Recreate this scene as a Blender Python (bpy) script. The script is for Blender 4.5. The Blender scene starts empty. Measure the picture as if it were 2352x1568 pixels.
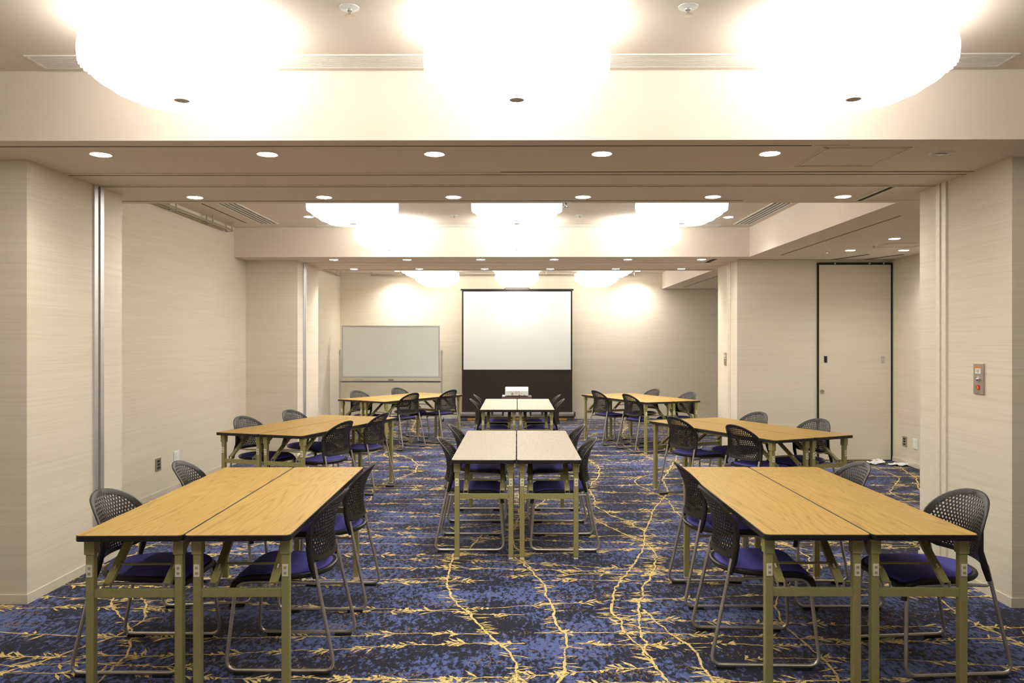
import bpy, math, random
from mathutils import Vector, Matrix
R = math.radians
random.seed(7)
C = bpy.context.scene.collection
# ------------------------------------------------------------------ camera, world, exposure
cam_data = bpy.data.cameras.new('camera')
cam_data.sensor_width = 36.0
cam_data.lens = 1800.0 / 2352.0 * 36.0
cam_data.shift_y = 2.0 / 2352.0
cam_data.clip_start = 0.05
cam = bpy.data.objects.new('camera', cam_data)
C.objects.link(cam)
CH = 1.51
cam.location = (0, 0, CH)
cam.rotation_euler = (R(90), 0, 0.0061)
bpy.context.scene.camera = cam
world = bpy.data.worlds.new('world')
bpy.context.scene.world = world
world.use_nodes = True
world.node_tree.nodes['Background'].inputs[0].default_value = (1.0, 0.95, 0.88, 1)
world.node_tree.nodes['Background'].inputs[1].default_value = 0.01
vs = bpy.context.scene.view_settings
vs.view_transform = 'Standard'
vs.look = 'None'
vs.gamma = 1.0
vs.use_curve_mapping = False
vs.exposure = 0.56
LANTERN = 7.0
DOWN_E = 18.0
WARM = (1.0, 0.97, 0.885)

# ------------------------------------------------------------------ materials
def nt(name):
    m = bpy.data.materials.new(name)
    m.use_nodes = True
    t = m.node_tree
    return m, t, t.nodes['Principled BSDF']

def node(t, typ, **kw):
    n = t.nodes.new(typ)
    for k, v in kw.items():
        setattr(n, k, v)
    return n

def noise(t, vec, scale, detail=3, rough=0.5, dist=0.0):
    n = node(t, 'ShaderNodeTexNoise')
    n.inputs['Scale'].default_value = scale
    n.inputs['Detail'].default_value = detail
    n.inputs['Roughness'].default_value = rough
    n.inputs['Distortion'].default_value = dist
    t.links.new(vec, n.inputs['Vector'])
    return n.outputs['Fac']

def ramp(t, fac, stops):
    r = node(t, 'ShaderNodeValToRGB')
    el = r.color_ramp.elements
    while len(el) < len(stops):
        el.new(0.5)
    for e, (p, c) in zip(el, stops):
        e.position = p
        e.color = (*c, 1) if len(c) == 3 else c
    t.links.new(fac, r.inputs['Fac'])
    return r.outputs['Color']

def mapping(t, src, scale, loc=(0, 0, 0), rot=(0, 0, 0)):
    mp = node(t, 'ShaderNodeMapping')
    mp.inputs['Scale'].default_value = scale
    mp.inputs['Location'].default_value = loc
    mp.inputs['Rotation'].default_value = rot
    t.links.new(src, mp.inputs['Vector'])
    return mp.outputs['Vector']

def mix(t, fac, a, b, mode='MIX'):
    n = node(t, 'ShaderNodeMix', data_type='RGBA', blend_type=mode)
    for s, v in ((n.inputs[0], fac), (n.inputs[6], a), (n.inputs[7], b)):
        if isinstance(v, (int, float)):
            s.default_value = v
        elif isinstance(v, tuple):
            s.default_value = (*v, 1)
        else:
            t.links.new(v, s)
    return n.outputs[2]

def plain(name, col, rough=0.6, metal=0.0, var=0.06, scale=30, spec=0.5, bump=0.0):
    m, t, b = nt(name)
    tc = node(t, 'ShaderNodeTexCoord')
    f = noise(t, tc.outputs['Object'], scale, 3)
    lo = tuple(c * (1 - var) for c in col)
    hi = tuple(min(1, c * (1 + var)) for c in col)
    t.links.new(ramp(t, f, [(0.3, lo), (0.7, hi)]), b.inputs['Base Color'])
    b.inputs['Roughness'].default_value = rough
    b.inputs['Metallic'].default_value = metal
    b.inputs['Specular IOR Level'].default_value = spec
    if bump:
        bp = node(t, 'ShaderNodeBump')
        bp.inputs['Strength'].default_value = bump
        bp.inputs['Distance'].default_value = 0.002
        t.links.new(f, bp.inputs['Height'])
        t.links.new(bp.outputs[0], b.inputs['Normal'])
    return m

def emit(name, col, s):
    m, t, b = nt(name)
    b.inputs['Base Color'].default_value = (0.8, 0.8, 0.8, 1)
    b.inputs['Emission Color'].default_value = (*col, 1)
    b.inputs['Emission Strength'].default_value = s
    return m

def wall_mat(name, base):
    m, t, b = nt(name)
    g = node(t, 'ShaderNodeNewGeometry')
    p = g.outputs['Position']
    f1 = noise(t, mapping(t, p, (1.2, 1.2, 130)), 1.0, 4, 0.65)
    f2 = noise(t, mapping(t, p, (0.25, 0.25, 9)), 1.0, 3, 0.6)
    sep = node(t, 'ShaderNodeSeparateXYZ')
    t.links.new(p, sep.inputs[0])
    c1 = ramp(t, f1, [(0.28, tuple(c * k for c, k in zip(base, (.91, .90, .87)))), (0.5, base), (0.75, tuple(min(1, c * 1.05) for c in base))])
    c2 = ramp(t, f2, [(0.3, (0.955, 0.945, 0.92)), (0.7, (1, 1, 1))])
    t.links.new(mix(t, 1.0, c1, c2, 'MULTIPLY'), b.inputs['Base Color'])
    b.inputs['Roughness'].default_value = 0.75
    b.inputs['Specular IOR Level'].default_value = 0.2
    bp = node(t, 'ShaderNodeBump')
    bp.inputs['Strength'].default_value = 0.12
    bp.inputs['Distance'].default_value = 0.001
    t.links.new(f1, bp.inputs['Height'])
    t.links.new(bp.outputs[0], b.inputs['Normal'])
    return m

def wood_mat(name, dark, mid, light, rough=0.32):
    m, t, b = nt(name)
    tc = node(t, 'ShaderNodeTexCoord')
    oi = node(t, 'ShaderNodeObjectInfo')
    va = node(t, 'ShaderNodeVectorMath', operation='ADD')
    t.links.new(tc.outputs['Object'], va.inputs[0])
    sc = node(t, 'ShaderNodeVectorMath', operation='SCALE')
    t.links.new(oi.outputs['Location'], sc.inputs[0])
    sc.inputs['Scale'].default_value = 1.7
    t.links.new(sc.outputs[0], va.inputs[1])
    p = va.outputs[0]
    warp = noise(t, mapping(t, p, (5.0, 0.42, 1)), 1.0, 2, 0.4)
    # rings of the warped field give the cathedral figure
    mul = node(t, 'ShaderNodeMath', operation='MULTIPLY')
    t.links.new(warp, mul.inputs[0])
    mul.inputs[1].default_value = 30
    fr = node(t, 'ShaderNodeMath', operation='PINGPONG')
    t.links.new(mul.outputs[0], fr.inputs[0])
    fr.inputs[1].default_value = 0.5
    fine = noise(t, mapping(t, p, (190, 5, 1)), 1.0, 4, 0.6)
    add = node(t, 'ShaderNodeMath', operation='MULTIPLY_ADD')
    t.links.new(fine, add.inputs[0])
    add.inputs[1].default_value = 1.0
    t.links.new(fr.outputs[0], add.inputs[2])
    t.links.new(ramp(t, add.outputs[0], [(0.32, dark), (0.54, mid), (0.95, light)]), b.inputs['Base Color'])
    b.inputs['Roughness'].default_value = rough
    b.inputs['Specular IOR Level'].default_value = 0.3
    return m

def carpet_colour(t):
    g = node(t, 'ShaderNodeNewGeometry')
    p = g.outputs['Position']
    big = noise(t, mapping(t, p, (1.5, 2.0, 1)), 1.0, 3, 0.55)
    fine = noise(t, mapping(t, p, (40, 26, 1)), 1.0, 3.0, 0.6, 0.8)
    col = noise(t, mapping(t, p, (46, 12, 1), (3, 1, 0)), 1.0, 2, 0.5, 0.3)
    a = node(t, 'ShaderNodeMath', operation='MULTIPLY_ADD')
    t.links.new(big, a.inputs[0]); a.inputs[1].default_value = 0.75
    t.links.new(fine, a.inputs[2])
    b_ = node(t, 'ShaderNodeMath', operation='MULTIPLY_ADD')
    t.links.new(col, b_.inputs[0]); b_.inputs[1].default_value = 0.45
    t.links.new(a.outputs[0], b_.inputs[2])
    c = ramp(t, b_.outputs[0], [(0.80, CARPET[0]), (0.88, CARPET[1]), (0.97, CARPET[2]), (1.0, CARPET[3])])
    # the ramp clamps at one, so bring the sum into range first
    rng = node(t, 'ShaderNodeMapRange')
    t.links.new(b_.outputs[0], rng.inputs['Value'])
    rng.inputs['From Min'].default_value = 0.78
    rng.inputs['From Max'].default_value = 1.42
    rr = [n for n in t.nodes if n.bl_idname == 'ShaderNodeValToRGB'][-1]
    t.links.new(rng.outputs[0], rr.inputs['Fac'])
    for e, pos in zip(rr.color_ramp.elements, (0.38, 0.50, 0.56, 0.74)):
        e.position = pos
    return c, p
CARPET = [(0.010, 0.011, 0.025), (0.017, 0.020, 0.050), (0.052, 0.070, 0.180), (0.09, 0.12, 0.29)]

def carpet_mat(name, gold=None, cut=0.42):
    m, t, b = nt(name)
    c, p = carpet_colour(t)
    if gold:
        k = noise(t, mapping(t, p, (75, 110, 1)), 1.0, 3, 0.6)
        f = ramp(t, k, [(cut - 0.03, (0, 0, 0)), (cut + 0.03, (1, 1, 1))])
        k2 = noise(t, mapping(t, p, (40, 40, 1)), 1.0, 2, 0.6)
        gc = ramp(t, k2, [(0.35, tuple(v * 0.72 for v in gold)), (0.6, gold)])
        c = mix(t, f, c, gc)
    else:
        k = noise(t, mapping(t, p, (9, 34, 1)), 1.0, 4, 0.75)
        f = ramp(t, k, [(0.64, (0, 0, 0)), (0.69, (0.55, 0.55, 0.55))])
        c = mix(t, f, c, (0.24, 0.135, 0.03))
    t.links.new(c, b.inputs['Base Color'])
    b.inputs['Roughness'].default_value = 0.95
    b.inputs['Specular IOR Level'].default_value = 0.1
    b.inputs['Sheen Weight'].default_value = 0.12
    pile = noise(t, mapping(t, p, (260, 260, 1)), 1.0, 2)
    bp = node(t, 'ShaderNodeBump')
    bp.inputs['Strength'].default_value = 0.5
    bp.inputs['Distance'].default_value = 0.003
    t.links.new(pile, bp.inputs['Height'])
    t.links.new(bp.outputs[0], b.inputs['Normal'])
    return m

M = {}
M['wall'] = wall_mat('wall_covering', (0.77, 0.70, 0.585))
M['ceiling'] = plain('ceiling_paint', (0.78, 0.70, 0.61), 0.85, var=0.01, scale=3, spec=0.2)
M['base'] = plain('baseboard_vinyl', (0.72, 0.66, 0.54), 0.5, var=0.02)
M['door'] = wall_mat('door_covering', (0.755, 0.685, 0.565))
M['oak'] = wood_mat('oak_laminate', (0.22, 0.115, 0.022), (0.425, 0.258, 0.060), (0.49, 0.31, 0.082), 0.42)
M['maple'] = wood_mat('maple_laminate', (0.34, 0.29, 0.215), (0.385, 0.33, 0.25), (0.42, 0.365, 0.28), 0.5)
M['edge'] = plain('black_edging', (0.014, 0.012, 0.011), 0.45)
M['olive'] = plain('olive_metal_paint', (0.40, 0.36, 0.145), 0.40, 0.25, var=0.05)
M['clip'] = plain('ivory_plastic', (0.85, 0.82, 0.66), 0.5)
M['clip2'] = plain('tan_plastic', (0.45, 0.38, 0.15), 0.5)
M['mesh'] = plain('black_plastic', (0.017, 0.015, 0.014), 0.42, var=0.05, spec=0.42)
M['blue'] = plain('blue_fabric', (0.105, 0.095, 0.44), 0.9, var=0.15, scale=220, bump=0.3)
M['steel'] = plain('brushed_steel', (0.58, 0.54, 0.49), 0.36, 0.85, var=0.04)
M['rubber'] = plain('black_rubber', (0.012, 0.012, 0.013), 0.8)
M['alu'] = plain('aluminium', (0.62, 0.61, 0.63), 0.4, 0.75, var=0.03)
M['cream_metal'] = plain('cream_metal', (0.78, 0.71, 0.58), 0.45)
M['dark'] = plain('dark_gap', (0.02, 0.018, 0.015), 0.8)
M['groove'] = plain('groove_shadow_gap', (0.22, 0.18, 0.13), 0.8)
M['grey_metal'] = plain('grey_metal_casing', (0.27, 0.26, 0.27), 0.4, 0.4)
M['white'] = plain('white_plastic', (0.86, 0.86, 0.84), 0.35, var=0.02)
M['offwhite'] = plain('offwhite_vent_paint', (0.80, 0.77, 0.72), 0.5, var=0.02)
M['screen'] = plain('screen_fabric', (0.93, 0.93, 0.91), 0.7, var=0.01)
M['black_fabric'] = plain('screen_apron', (0.035, 0.026, 0.018), 0.9, var=0.08)
M['board'] = plain('whiteboard_enamel', (0.90, 0.93, 0.91), 0.2, var=0.01, scale=3)
M['walnut'] = plain('walnut_board', (0.10, 0.06, 0.05), 0.4, var=0.2)
M['brown'] = plain('wood_foot', (0.30, 0.15, 0.05), 0.5, var=0.2)
M['grey'] = plain('grey_plastic', (0.62, 0.60, 0.56), 0.5, var=0.02)
M['satin'] = plain('satin_steel_plate', (0.42, 0.37, 0.31), 0.35, 0.6, var=0.04)
M['chrome'] = plain('chrome', (0.7, 0.7, 0.7), 0.12, 1.0, var=0.01)
M['red'] = plain('red_lens', (0.55, 0.03, 0.02), 0.25)
M['orange'] = plain('orange_label', (0.85, 0.22, 0.03), 0.5)
M['paper'] = plain('white_paper', (0.85, 0.85, 0.83), 0.7, var=0.03)
M['ink'] = plain('grey_ink', (0.25, 0.25, 0.27), 0.7)
M['lantern'] = emit('lantern_shade', WARM, LANTERN)
M['lantern_rim'] = emit('lantern_shade_rim', WARM, LANTERN * 0.29)
M['lamp'] = emit('downlight_lens', WARM, 30.0)
M['carpet'] = carpet_mat('carpet_field')
M['gold'] = carpet_mat('carpet_gold', (0.84, 0.63, 0.24), 0.39)
M['amber'] = carpet_mat('carpet_amber', (0.36, 0.22, 0.055), 0.50)

# ------------------------------------------------------------------ mesh builder
class MB:
    def __init__(self):
        self.v = []; self.f = []; self.m = []
    def add(self, vs_, fs, mi=0):
        o = len(self.v)
        self.v += [tuple(p) for p in vs_]
        self.f += [tuple(i + o for i in f) for f in fs]
        self.m += [mi] * len(fs)
        return self
    def box(self, x0, x1, y0, y1, z0, z1, mi=0):
        vs_ = [(x, y, z) for z in (z0, z1) for y in (y0, y1) for x in (x0, x1)]
        return self.add(vs_, [(0, 2, 3, 1), (4, 5, 7, 6), (0, 1, 5, 4), (2, 6, 7, 3), (0, 4, 6, 2), (1, 3, 7, 5)], mi)
    def prism(self, poly, z0, z1, mi=0):
        n = len(poly)
        vs_ = [(x, y, z0) for x, y in poly] + [(x, y, z1) for x, y in poly]
        fs = [tuple(range(n - 1, -1, -1)), tuple(range(n, 2 * n))]
        fs += [(i, (i + 1) % n, n + (i + 1) % n, n + i) for i in range(n)]
        return self.add(vs_, fs, mi)
    def tube(self, pts, r, n=8, mi=0, flat=1.0):
        pts = [Vector(p) for p in pts]
        rs = r if isinstance(r, (list, tuple)) else [r] * len(pts)
        vs_ = []
        tan = [(pts[min(i + 1, len(pts) - 1)] - pts[max(i - 1, 0)]).normalized() for i in range(len(pts))]
        up = Vector((0, 0, 1)) if abs(tan[0].z) < 0.9 else Vector((0, 1, 0))
        u = tan[0].cross(up).normalized()
        for i, p in enumerate(pts):
            u = (u - tan[i] * u.dot(tan[i])).normalized()
            w = tan[i].cross(u)
            for k in range(n):
                a = 2 * math.pi * (k + 0.5) / n
                vs_.append(p + (u * math.cos(a) + w * math.sin(a) * flat) * rs[i])
        fs = []
        for i in range(len(pts) - 1):
            for k in range(n):
                fs.append((i * n + k, i * n + (k + 1) % n, (i + 1) * n + (k + 1) % n, (i + 1) * n + k))
        fs.append(tuple(range(n - 1, -1, -1)))
        fs.append(tuple(range((len(pts) - 1) * n, len(pts) * n)))
        return self.add(vs_, fs, mi)
    def lathe(self, prof, n=24, mi=0, mod=None, cap=True, c=(0, 0, 0)):
        vs_ = []
        for r, z in prof:
            for k in range(n):
                a = 2 * math.pi * k / n
                q = r * (mod(k, r) if mod else 1)
                vs_.append((c[0] + q * math.cos(a), c[1] + q * math.sin(a), c[2] + z))
        fs = []
        for i in range(len(prof) - 1):
            for k in range(n):
                fs.append((i * n + k, i * n + (k + 1) % n, (i + 1) * n + (k + 1) % n, (i + 1) * n + k))
        if cap:
            fs.append(tuple(range(n - 1, -1, -1)))
            fs.append(tuple(range((len(prof) - 1) * n, len(prof) * n)))
        return self.add(vs_, fs, mi)
    def disc(self, c, r, axis, t=0.004, n=20, mi=0):
        p = Vector(c); a = Vector(axis).normalized()
        return self.tube([p, p + a * t], r, n, mi)
    def build(self, name, mats, parent=None, smooth=False, bevel=0.0, loc=None):
        me = bpy.data.meshes.new(name)
        me.from_pydata(self.v, [], self.f)
        if not isinstance(mats, (list, tuple)):
            mats = [mats]
        for m in mats:
            me.materials.append(m)
        if len(mats) > 1:
            me.polygons.foreach_set('material_index', self.m)
        me.update()
        if smooth:
            me.polygons.foreach_set('use_smooth', [True] * len(me.polygons))
            me.set_sharp_from_angle(angle=R(38))
        o = bpy.data.objects.new(name, me)
        C.objects.link(o)
        if parent:
            o.parent = parent
        if loc:
            o.location = loc
        if bevel:
            b = o.modifiers.new('bevel', 'BEVEL')
            b.width = bevel; b.segments = 2; b.limit_method = 'ANGLE'
        return o

def tag(o, label=None, cat=None, group=None, kind=None):
    if label: o['label'] = label
    if cat: o['category'] = cat
    if group: o['group'] = group
    if kind: o['kind'] = kind
    return o

def thing(name, loc=(0, 0, 0), rz=0.0, label=None, cat=None, group=None):
    o = bpy.data.objects.new(name, None)
    o.empty_display_size = 0.1
    C.objects.link(o)
    o.location = loc
    o.rotation_euler = (0, 0, rz)
    return tag(o, label, cat, group)

def struct(name, mb, mats, **kw):
    return tag(mb.build(name, mats, **kw), kind='structure')

def dup(o, loc, rz=0.0, label=None, parent=None):
    kids = KIDS.setdefault(o.name, [c for c in bpy.data.objects if c.parent == o])
    c = o.copy(); C.objects.link(c)
    if parent is None:
        c.location = loc; c.rotation_euler = (0, 0, rz)
        if label: c['label'] = label
    else:
        c.parent = parent
    for k in kids:
        dup(k, None, parent=c)
    return c
KIDS = {}

def fillet(pts, rad, seg=4):
    pts = [Vector(p) for p in pts]
    out = [pts[0]]
    for i in range(1, len(pts) - 1):
        a, b, c = pts[i - 1], pts[i], pts[i + 1]
        r = min(rad, (a - b).length * 0.45, (c - b).length * 0.45)
        p, q = b + (a - b).normalized() * r, b + (c - b).normalized() * r
        for k in range(seg + 1):
            s = k / seg
            out.append(p * (1 - s) ** 2 + b * 2 * s * (1 - s) + q * s * s)
    out.append(pts[-1])
    return out

# ------------------------------------------------------------------ room
SOF = 2.565; TOP = 2.93; TOP3 = 2.885
XL, XR, PL, PR = -3.5, 4.8, -2.83, 2.82
YB, YF = 15.5, -2.0
BEAMS = ((4.09, 5.94), (9.68, 11.56))
TRX = 2.87
left_path = [(XL, YF), (XL, 4.51), (PL, 4.51), (PL, 5.60), (XL, 5.60), (XL, 10.1), (PL, 10.1), (PL, 11.15), (XL, 11.15), (XL, YB)]
right_path = [(XR, YF), (XR, 4.48), (PR, 4.48), (PR, 5.50), (XR, 5.50), (XR, 10.05), (PR, 10.05), (PR, 11.0), (XR, 11.0), (XR, YB)]
struct('wall_left', MB().prism(left_path + [(XL - .15, YB), (XL - .15, YF)], 0, TOP, 0), M['wall'])
struct('wall_right', MB().prism(right_path + [(XR + .15, YB), (XR + .15, YF)], 0, SOF, 0), M['wall'])
struct('wall_back', MB().box(XL - .15, XR + .15, YB, YB + .15, 0, TOP), M['wall'])
struct('wall_front', MB().box(XL - .15, XR + .15, YF - .15, YF, 0, TOP), M['wall'])
cb = MB()
cb.box(XL - .15, XR + .15, YF - .15, 10.6, TOP, TOP + .15)
cb.box(XL - .15, XR + .15, 10.6, YB + .15, TOP3, TOP + .15)
for a, b in BEAMS:
    cb.box(XL, XR, a, b, SOF, TOP)
prev = YF
for a, b in BEAMS + ((YB, YB),):
    cb.box(TRX, XR, prev, a, SOF, TOP)
    prev = b
struct('ceiling', cb, M['ceiling'])

def skirting(path, sgn):
    mb = MB()
    for (x0, y0), (x1, y1) in zip(path[:-1], path[1:]):
        t = 0.008
        xa, xb = sorted((x0, x1)); ya, yb = sorted((y0, y1))
        if xa == xb:                     # runs along Y, room is towards sgn
            mb.box(min(xa, xa + sgn * t), max(xa, xa + sgn * t), ya - t, yb + t, 0, 0.055)
        else:
            d = -t if (abs(y0 - 4.495) < .02 or abs(y0 - 10.08) < .04) else t
            mb.box(xa, xb, min(ya, ya + d), max(ya, ya + d), 0, 0.055)
    return mb
struct('baseboard_left', skirting(left_path, 1), M['base'])
rp2 = right_path
struct('baseboard_right', skirting(rp2, -1), M['base'])
struct('baseboard_back', MB().box(XL + .008, XR - .008, YB - .008, YB, 0, 0.055), M['base'])

# ---- carpet: one floor mesh, vines are faces of the same mesh
fl = MB()
fl.box(XL - .1, XR + .1, YF - .1, YB + .1, -0.05, 0.0, 0)
ZV = 0.0012
def tri(a, b, c, mi):
    n = (b[0] - a[0]) * (c[1] - a[1]) - (b[1] - a[1]) * (c[0] - a[0])
    if n < 0: b, c = c, b
    z = ZV + random.random() * 0.0006
    fl.add([(p[0], p[1], z) for p in (a, b, c)], [(0, 1, 2)], mi)
def stem(p, q, w, mi):
    d = (q - p)
    if d.length < 1e-6: return
    n = Vector((-d.y, d.x)).normalized() * w * 0.5
    d = d.normalized() * w * 0.4
    a, b, c, e = p - n - d, q - n + d, q + n + d, p + n - d
    tri(a, b, c, mi); tri(a, c, e, mi)
def leaf(p, ang, L, W, mi):
    # a ragged blade: two or three offset splinters
    d = Vector((math.cos(ang), math.sin(ang))); n = Vector((-d.y, d.x))
    m = p + d * L * random.uniform(.35, .6)
    q = p + d * L + n * random.uniform(-.3, .3) * W
    tri(p, m + n * W * .5, m - n * W * .5, mi); tri(m + n * W * .5, m - n * W * .5, q, mi)
    if L > .04 and random.random() < .7:
        sd = random.choice((-1, 1))
        r = m + n * sd * W * .9 + d * L * random.uniform(-.1, .25)
        tri(m - d * L * .2, m + d * L * .15, r + d * L * random.uniform(.1, .35), mi)
def vine(pts, w, mi, leafy, upright=False, cluster=0.32):
    pts = [Vector((p[0], p[1])) for p in pts]
    path = []
    for a, b in zip(pts[:-1], pts[1:]):
        n = max(1, int((b - a).length / 0.028))
        for k in range(n): path.append(a.lerp(b, k / n))
    path.append(pts[-1])
    jx = jy = 0.0
    wob = []
    for p in path:
        jx = jx * .86 + random.gauss(0, .0045); jy = jy * .86 + random.gauss(0, .0045)
        wob.append(p + Vector((jx, jy)))
    path = wob
    nxt = random.uniform(0, cluster); s = 0.0; burst = 0.0; blen = .1
    for a, b in zip(path[:-1], path[1:]):
        d = b - a; ang = math.atan2(d.y, d.x); s += d.length
        stem(a, b, w * random.uniform(.45, 1.35), mi)
        if s > nxt:
            blen = random.uniform(.08, .23); burst = blen; nxt = s + blen + random.uniform(.25, 1.2) * cluster
        if upright:
            if random.random() < leafy * (1.0 if burst > 0 else .45):
                for sd in (0, math.pi):
                    if random.random() < .75:
                        for _ in range(random.choice((1, 2, 2, 3))):
                            leaf(a + Vector((0, random.uniform(-.02, .02))), sd + random.uniform(-.5, .5), random.uniform(.025, .10), random.uniform(.007, .015), mi)
        elif burst > 0:
            k = burst / blen
            for sd in (-1, 1):
                for _ in range(1):
                    if random.random() < leafy:
                        leaf(a, ang + sd * random.uniform(.3, 1.05), (.020 + .075 * k) * random.uniform(.45, 1.3), random.uniform(.010, .022), mi)
        elif random.random() < .12:
            leaf(a, ang + random.choice((-1, 1)) * random.uniform(.3, .9), random.uniform(.015, .04), .009, mi)
        burst -= d.length
def fy(px, py):                       # photo pixel on the carpet -> floor point (used only to read the vine paths off the photo)
    y = CH * 1800.0 / (py - 786.0)
    return ((px - 1187.0) / 1800.0 * y, y)
big = [
 [(1042, 1272), (1036, 1300), (1029, 1330), (1034, 1366), (1062, 1395), (1092, 1425), (1118, 1455), (1145, 1478), (1168, 1500), (1180, 1530), (1180, 1568), (1170, 1640), (1120, 1760)],
 [(1180, 1280), (1215, 1302), (1240, 1340), (1262, 1375), (1277, 1405), (1290, 1450), (1300, 1480), (1292, 1520), (1278, 1568), (1262, 1660)],
 [(1352, 1055), (1374, 1072), (1380, 1090), (1362, 1110), (1352, 1122), (1366, 1160), (1400, 1182), (1440, 1195), (1472, 1218), (1478, 1245), (1462, 1285), (1440, 1315), (1408, 1350), (1400, 1385), (1412, 1415), (1440, 1455), (1480, 1500), (1520, 1545), (1600, 1640)],
 [(1345, 1165), (1380, 1200), (1430, 1222), (1480, 1245), (1505, 1270), (1498, 1310), (1476, 1350), (1462, 1400), (1466, 1450), (1478, 1490), (1500, 1530)],
 [(1200, 1115), (1190, 1140), (1195, 1170), (1180, 1215), (1110, 1228), (1075, 1262), (1042, 1285)],
 [(1258, 1140), (1225, 1175), (1205, 1190), (1175, 1230), (1190, 1262), (1205, 1300)],
 [(905, 1040), (940, 1052), (960, 1068), (950, 1085), (905, 1102), (860, 1118), (848, 1150)],
 [(905, 965), (880, 985), (915, 1000), (950, 1010), (925, 1022), (880, 1042), (905, 1060)],
 [(940, 962), (955, 968), (945, 985), (965, 1000), (930, 1012)],
 [(1420, 965), (1440, 980), (1425, 1000), (1455, 1020), (1470, 1040), (1510, 1060)],
 [(1560, 1040), (1540, 1075), (1520, 1100), (1535, 1130), (1500, 1175), (1480, 1220)],
 [(2030, 1064), (2070, 1075), (2100, 1095), (2110, 1130)],
 [(1480, 1400), (1530, 1450), (1590, 1500), (1640, 1568)],
]
for k, c in enumerate(big):
    vine([fy(*p) for p in c], 0.0125, 1, 0.55 if k < 6 else .4, True, .16)
for k in range(7):                     # further long meanders under the table groups and by the walls
    x0 = (-3.1, -2.5, -2.0, 1.6, 2.3, 3.3, 4.2)[k]
    pts = [(x0 + .32 * math.sin(1.4 * y + k * 2.1) + .15 * math.sin(3.1 * y + k), y) for y in [1.5 + .25 * j for j in range(56)]]
    vine(pts, 0.011, 1, 0.33, True, .25)
y = 2.6
k = 0
while y < 15.3:
    for off in (0.0, random.uniform(.10, .17)):
        a, b, c = random.uniform(.03, .12), random.uniform(.9, 2.0), random.uniform(0, 6)
        slope = random.uniform(-.08, .08)
        x = XL + random.uniform(-.3, .5)
        while x < XR:
            L = random.uniform(1.2, 3.2)
            seg = [(xx, y + off + a * math.sin(b * xx + c) + slope * xx) for xx in [x + L * j / 12 for j in range(13)] if XL < xx < XR]
            if len(seg) > 2:
                if random.random() < .5: seg = seg[::-1]
                vine(seg, random.uniform(.006, .009), 1, .74, False, random.uniform(.10, .30))
            x += L + random.uniform(0, .5)
    y += random.uniform(.30, .52); k += 1
for _ in range(1900):                   # amber twig tufts
    x, y = random.uniform(XL, XR), random.uniform(2.2, 15)
    L = random.uniform(.1, .35)
    n = int(L / .016)
    for j in range(n):
        leaf(Vector((x + L * j / n, y + random.gauss(0, .012))), random.choice((1, -1)) * math.pi / 2 + random.uniform(-.9, .9), random.uniform(.02, .05), .008, 2)
struct('floor', fl, [M['carpet'], M['gold'], M['amber']])

# ---- trims on the beams, pillars and soffits
tr = [0]
def trim(mb, mats, **kw):
    tr[0] += 1
    return struct('trim_%d' % tr[0], mb, mats, **kw)
D = 0.003
def strip(x0, x1, y0, y1, z=SOF, d=D):
    return MB().box(x0, x1, y0, y1, z - d, z + .002)
trim(strip(XL, 1.58, 4.205, 4.213), M['groove'])
trim(strip(1.60, 1.78, 4.20, 4.225, d=.004), M['ceiling'])
trim(strip(-.1, PR, 4.845, 4.85), M['groove'])
trim(strip(PL, PR, 4.93, 4.937), M['groove'])
trim(strip(PL, PR, 4.87, 4.885, d=.005), M['cream_metal'])
mb = MB(); mb.box(PL, PR, 5.245, 5.262, SOF - .006, SOF, 1); mb.box(PL, PR, 5.262, 5.292, SOF - .001, SOF + .001, 0); mb.box(PL, PR, 5.292, 5.31, SOF - .006, SOF, 1)
trim(mb, [M['dark'], M['cream_metal']])
mb = MB(); mb.box(2.50, 2.52, 5.31, 5.86, SOF - .006, SOF, 1); mb.box(2.52, 2.56, 5.31, 5.86, SOF - .001, SOF, 0); mb.box(2.56, 2.58, 5.31, 5.86, SOF - .006, SOF, 1)
trim(mb, [M['dark'], M['cream_metal']])
mb = MB(); mb.box(2.58, 4.6, 5.82, 5.835, SOF - .006, SOF, 1); mb.box(2.52, 4.6, 5.835, 5.86, SOF - .001, SOF, 0)
trim(mb, [M['dark'], M['cream_metal']])
trim(strip(XL, 1.68, 5.835, 5.842), M['groove'])
# second beam
mb = MB(); mb.box(PL, PR, 10.37, 10.39, SOF - .006, SOF, 1); mb.box(PL, PR, 10.39, 10.43, SOF - .001, SOF, 0)
trim(mb, [M['groove'], M['cream_metal']])
mb = MB(); mb.box(2.48, 2.54, 9.95, 10.37, SOF - .003, SOF, 0)
trim(mb, [M['dark'], M['cream_metal']])
trim(strip(PL, PR, 10.72, 10.74, d=.004), M['cream_metal'])
trim(strip(PL, PR, 11.38, 11.39), M['groove'])
# soffit of the right bay
trim(strip(3.19, 3.205, 6.55, 9.5), M['groove'])
trim(strip(3.19, 3.205, 12.2, 15.0), M['groove'])
for xa in (4.02, 4.43):
    mb = MB()
    a = Vector((xa, 10.02)); b = Vector((xa + .2, 9.42)); n = Vector((.018, .006))
    P = [a - n, a + n, b + n, b - n]
    mb.prism([tuple(p) for p in P], SOF - .003, SOF + .001)
    trim(mb, M['dark'])
trim(MB().box(2.82, XR, 9.98, 9.99, SOF - .003, SOF), M['groove'])
def hatch(x0, x1, y0, y1, z=SOF):
    mb = MB(); w = .006
    for k in (0, .022):
        a, b, c, d = x0 + k, x1 - k, y0 + k, y1 - k
        mb.box(a, b, c, c + w, z - .004, z + .001); mb.box(a, b, d - w, d, z - .004, z + .001)
        mb.box(a, a + w, c, d, z - .004, z + .001); mb.box(b - w, b, c, d, z - .004, z + .001)
    trim(mb, M['cream_metal'])
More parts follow.
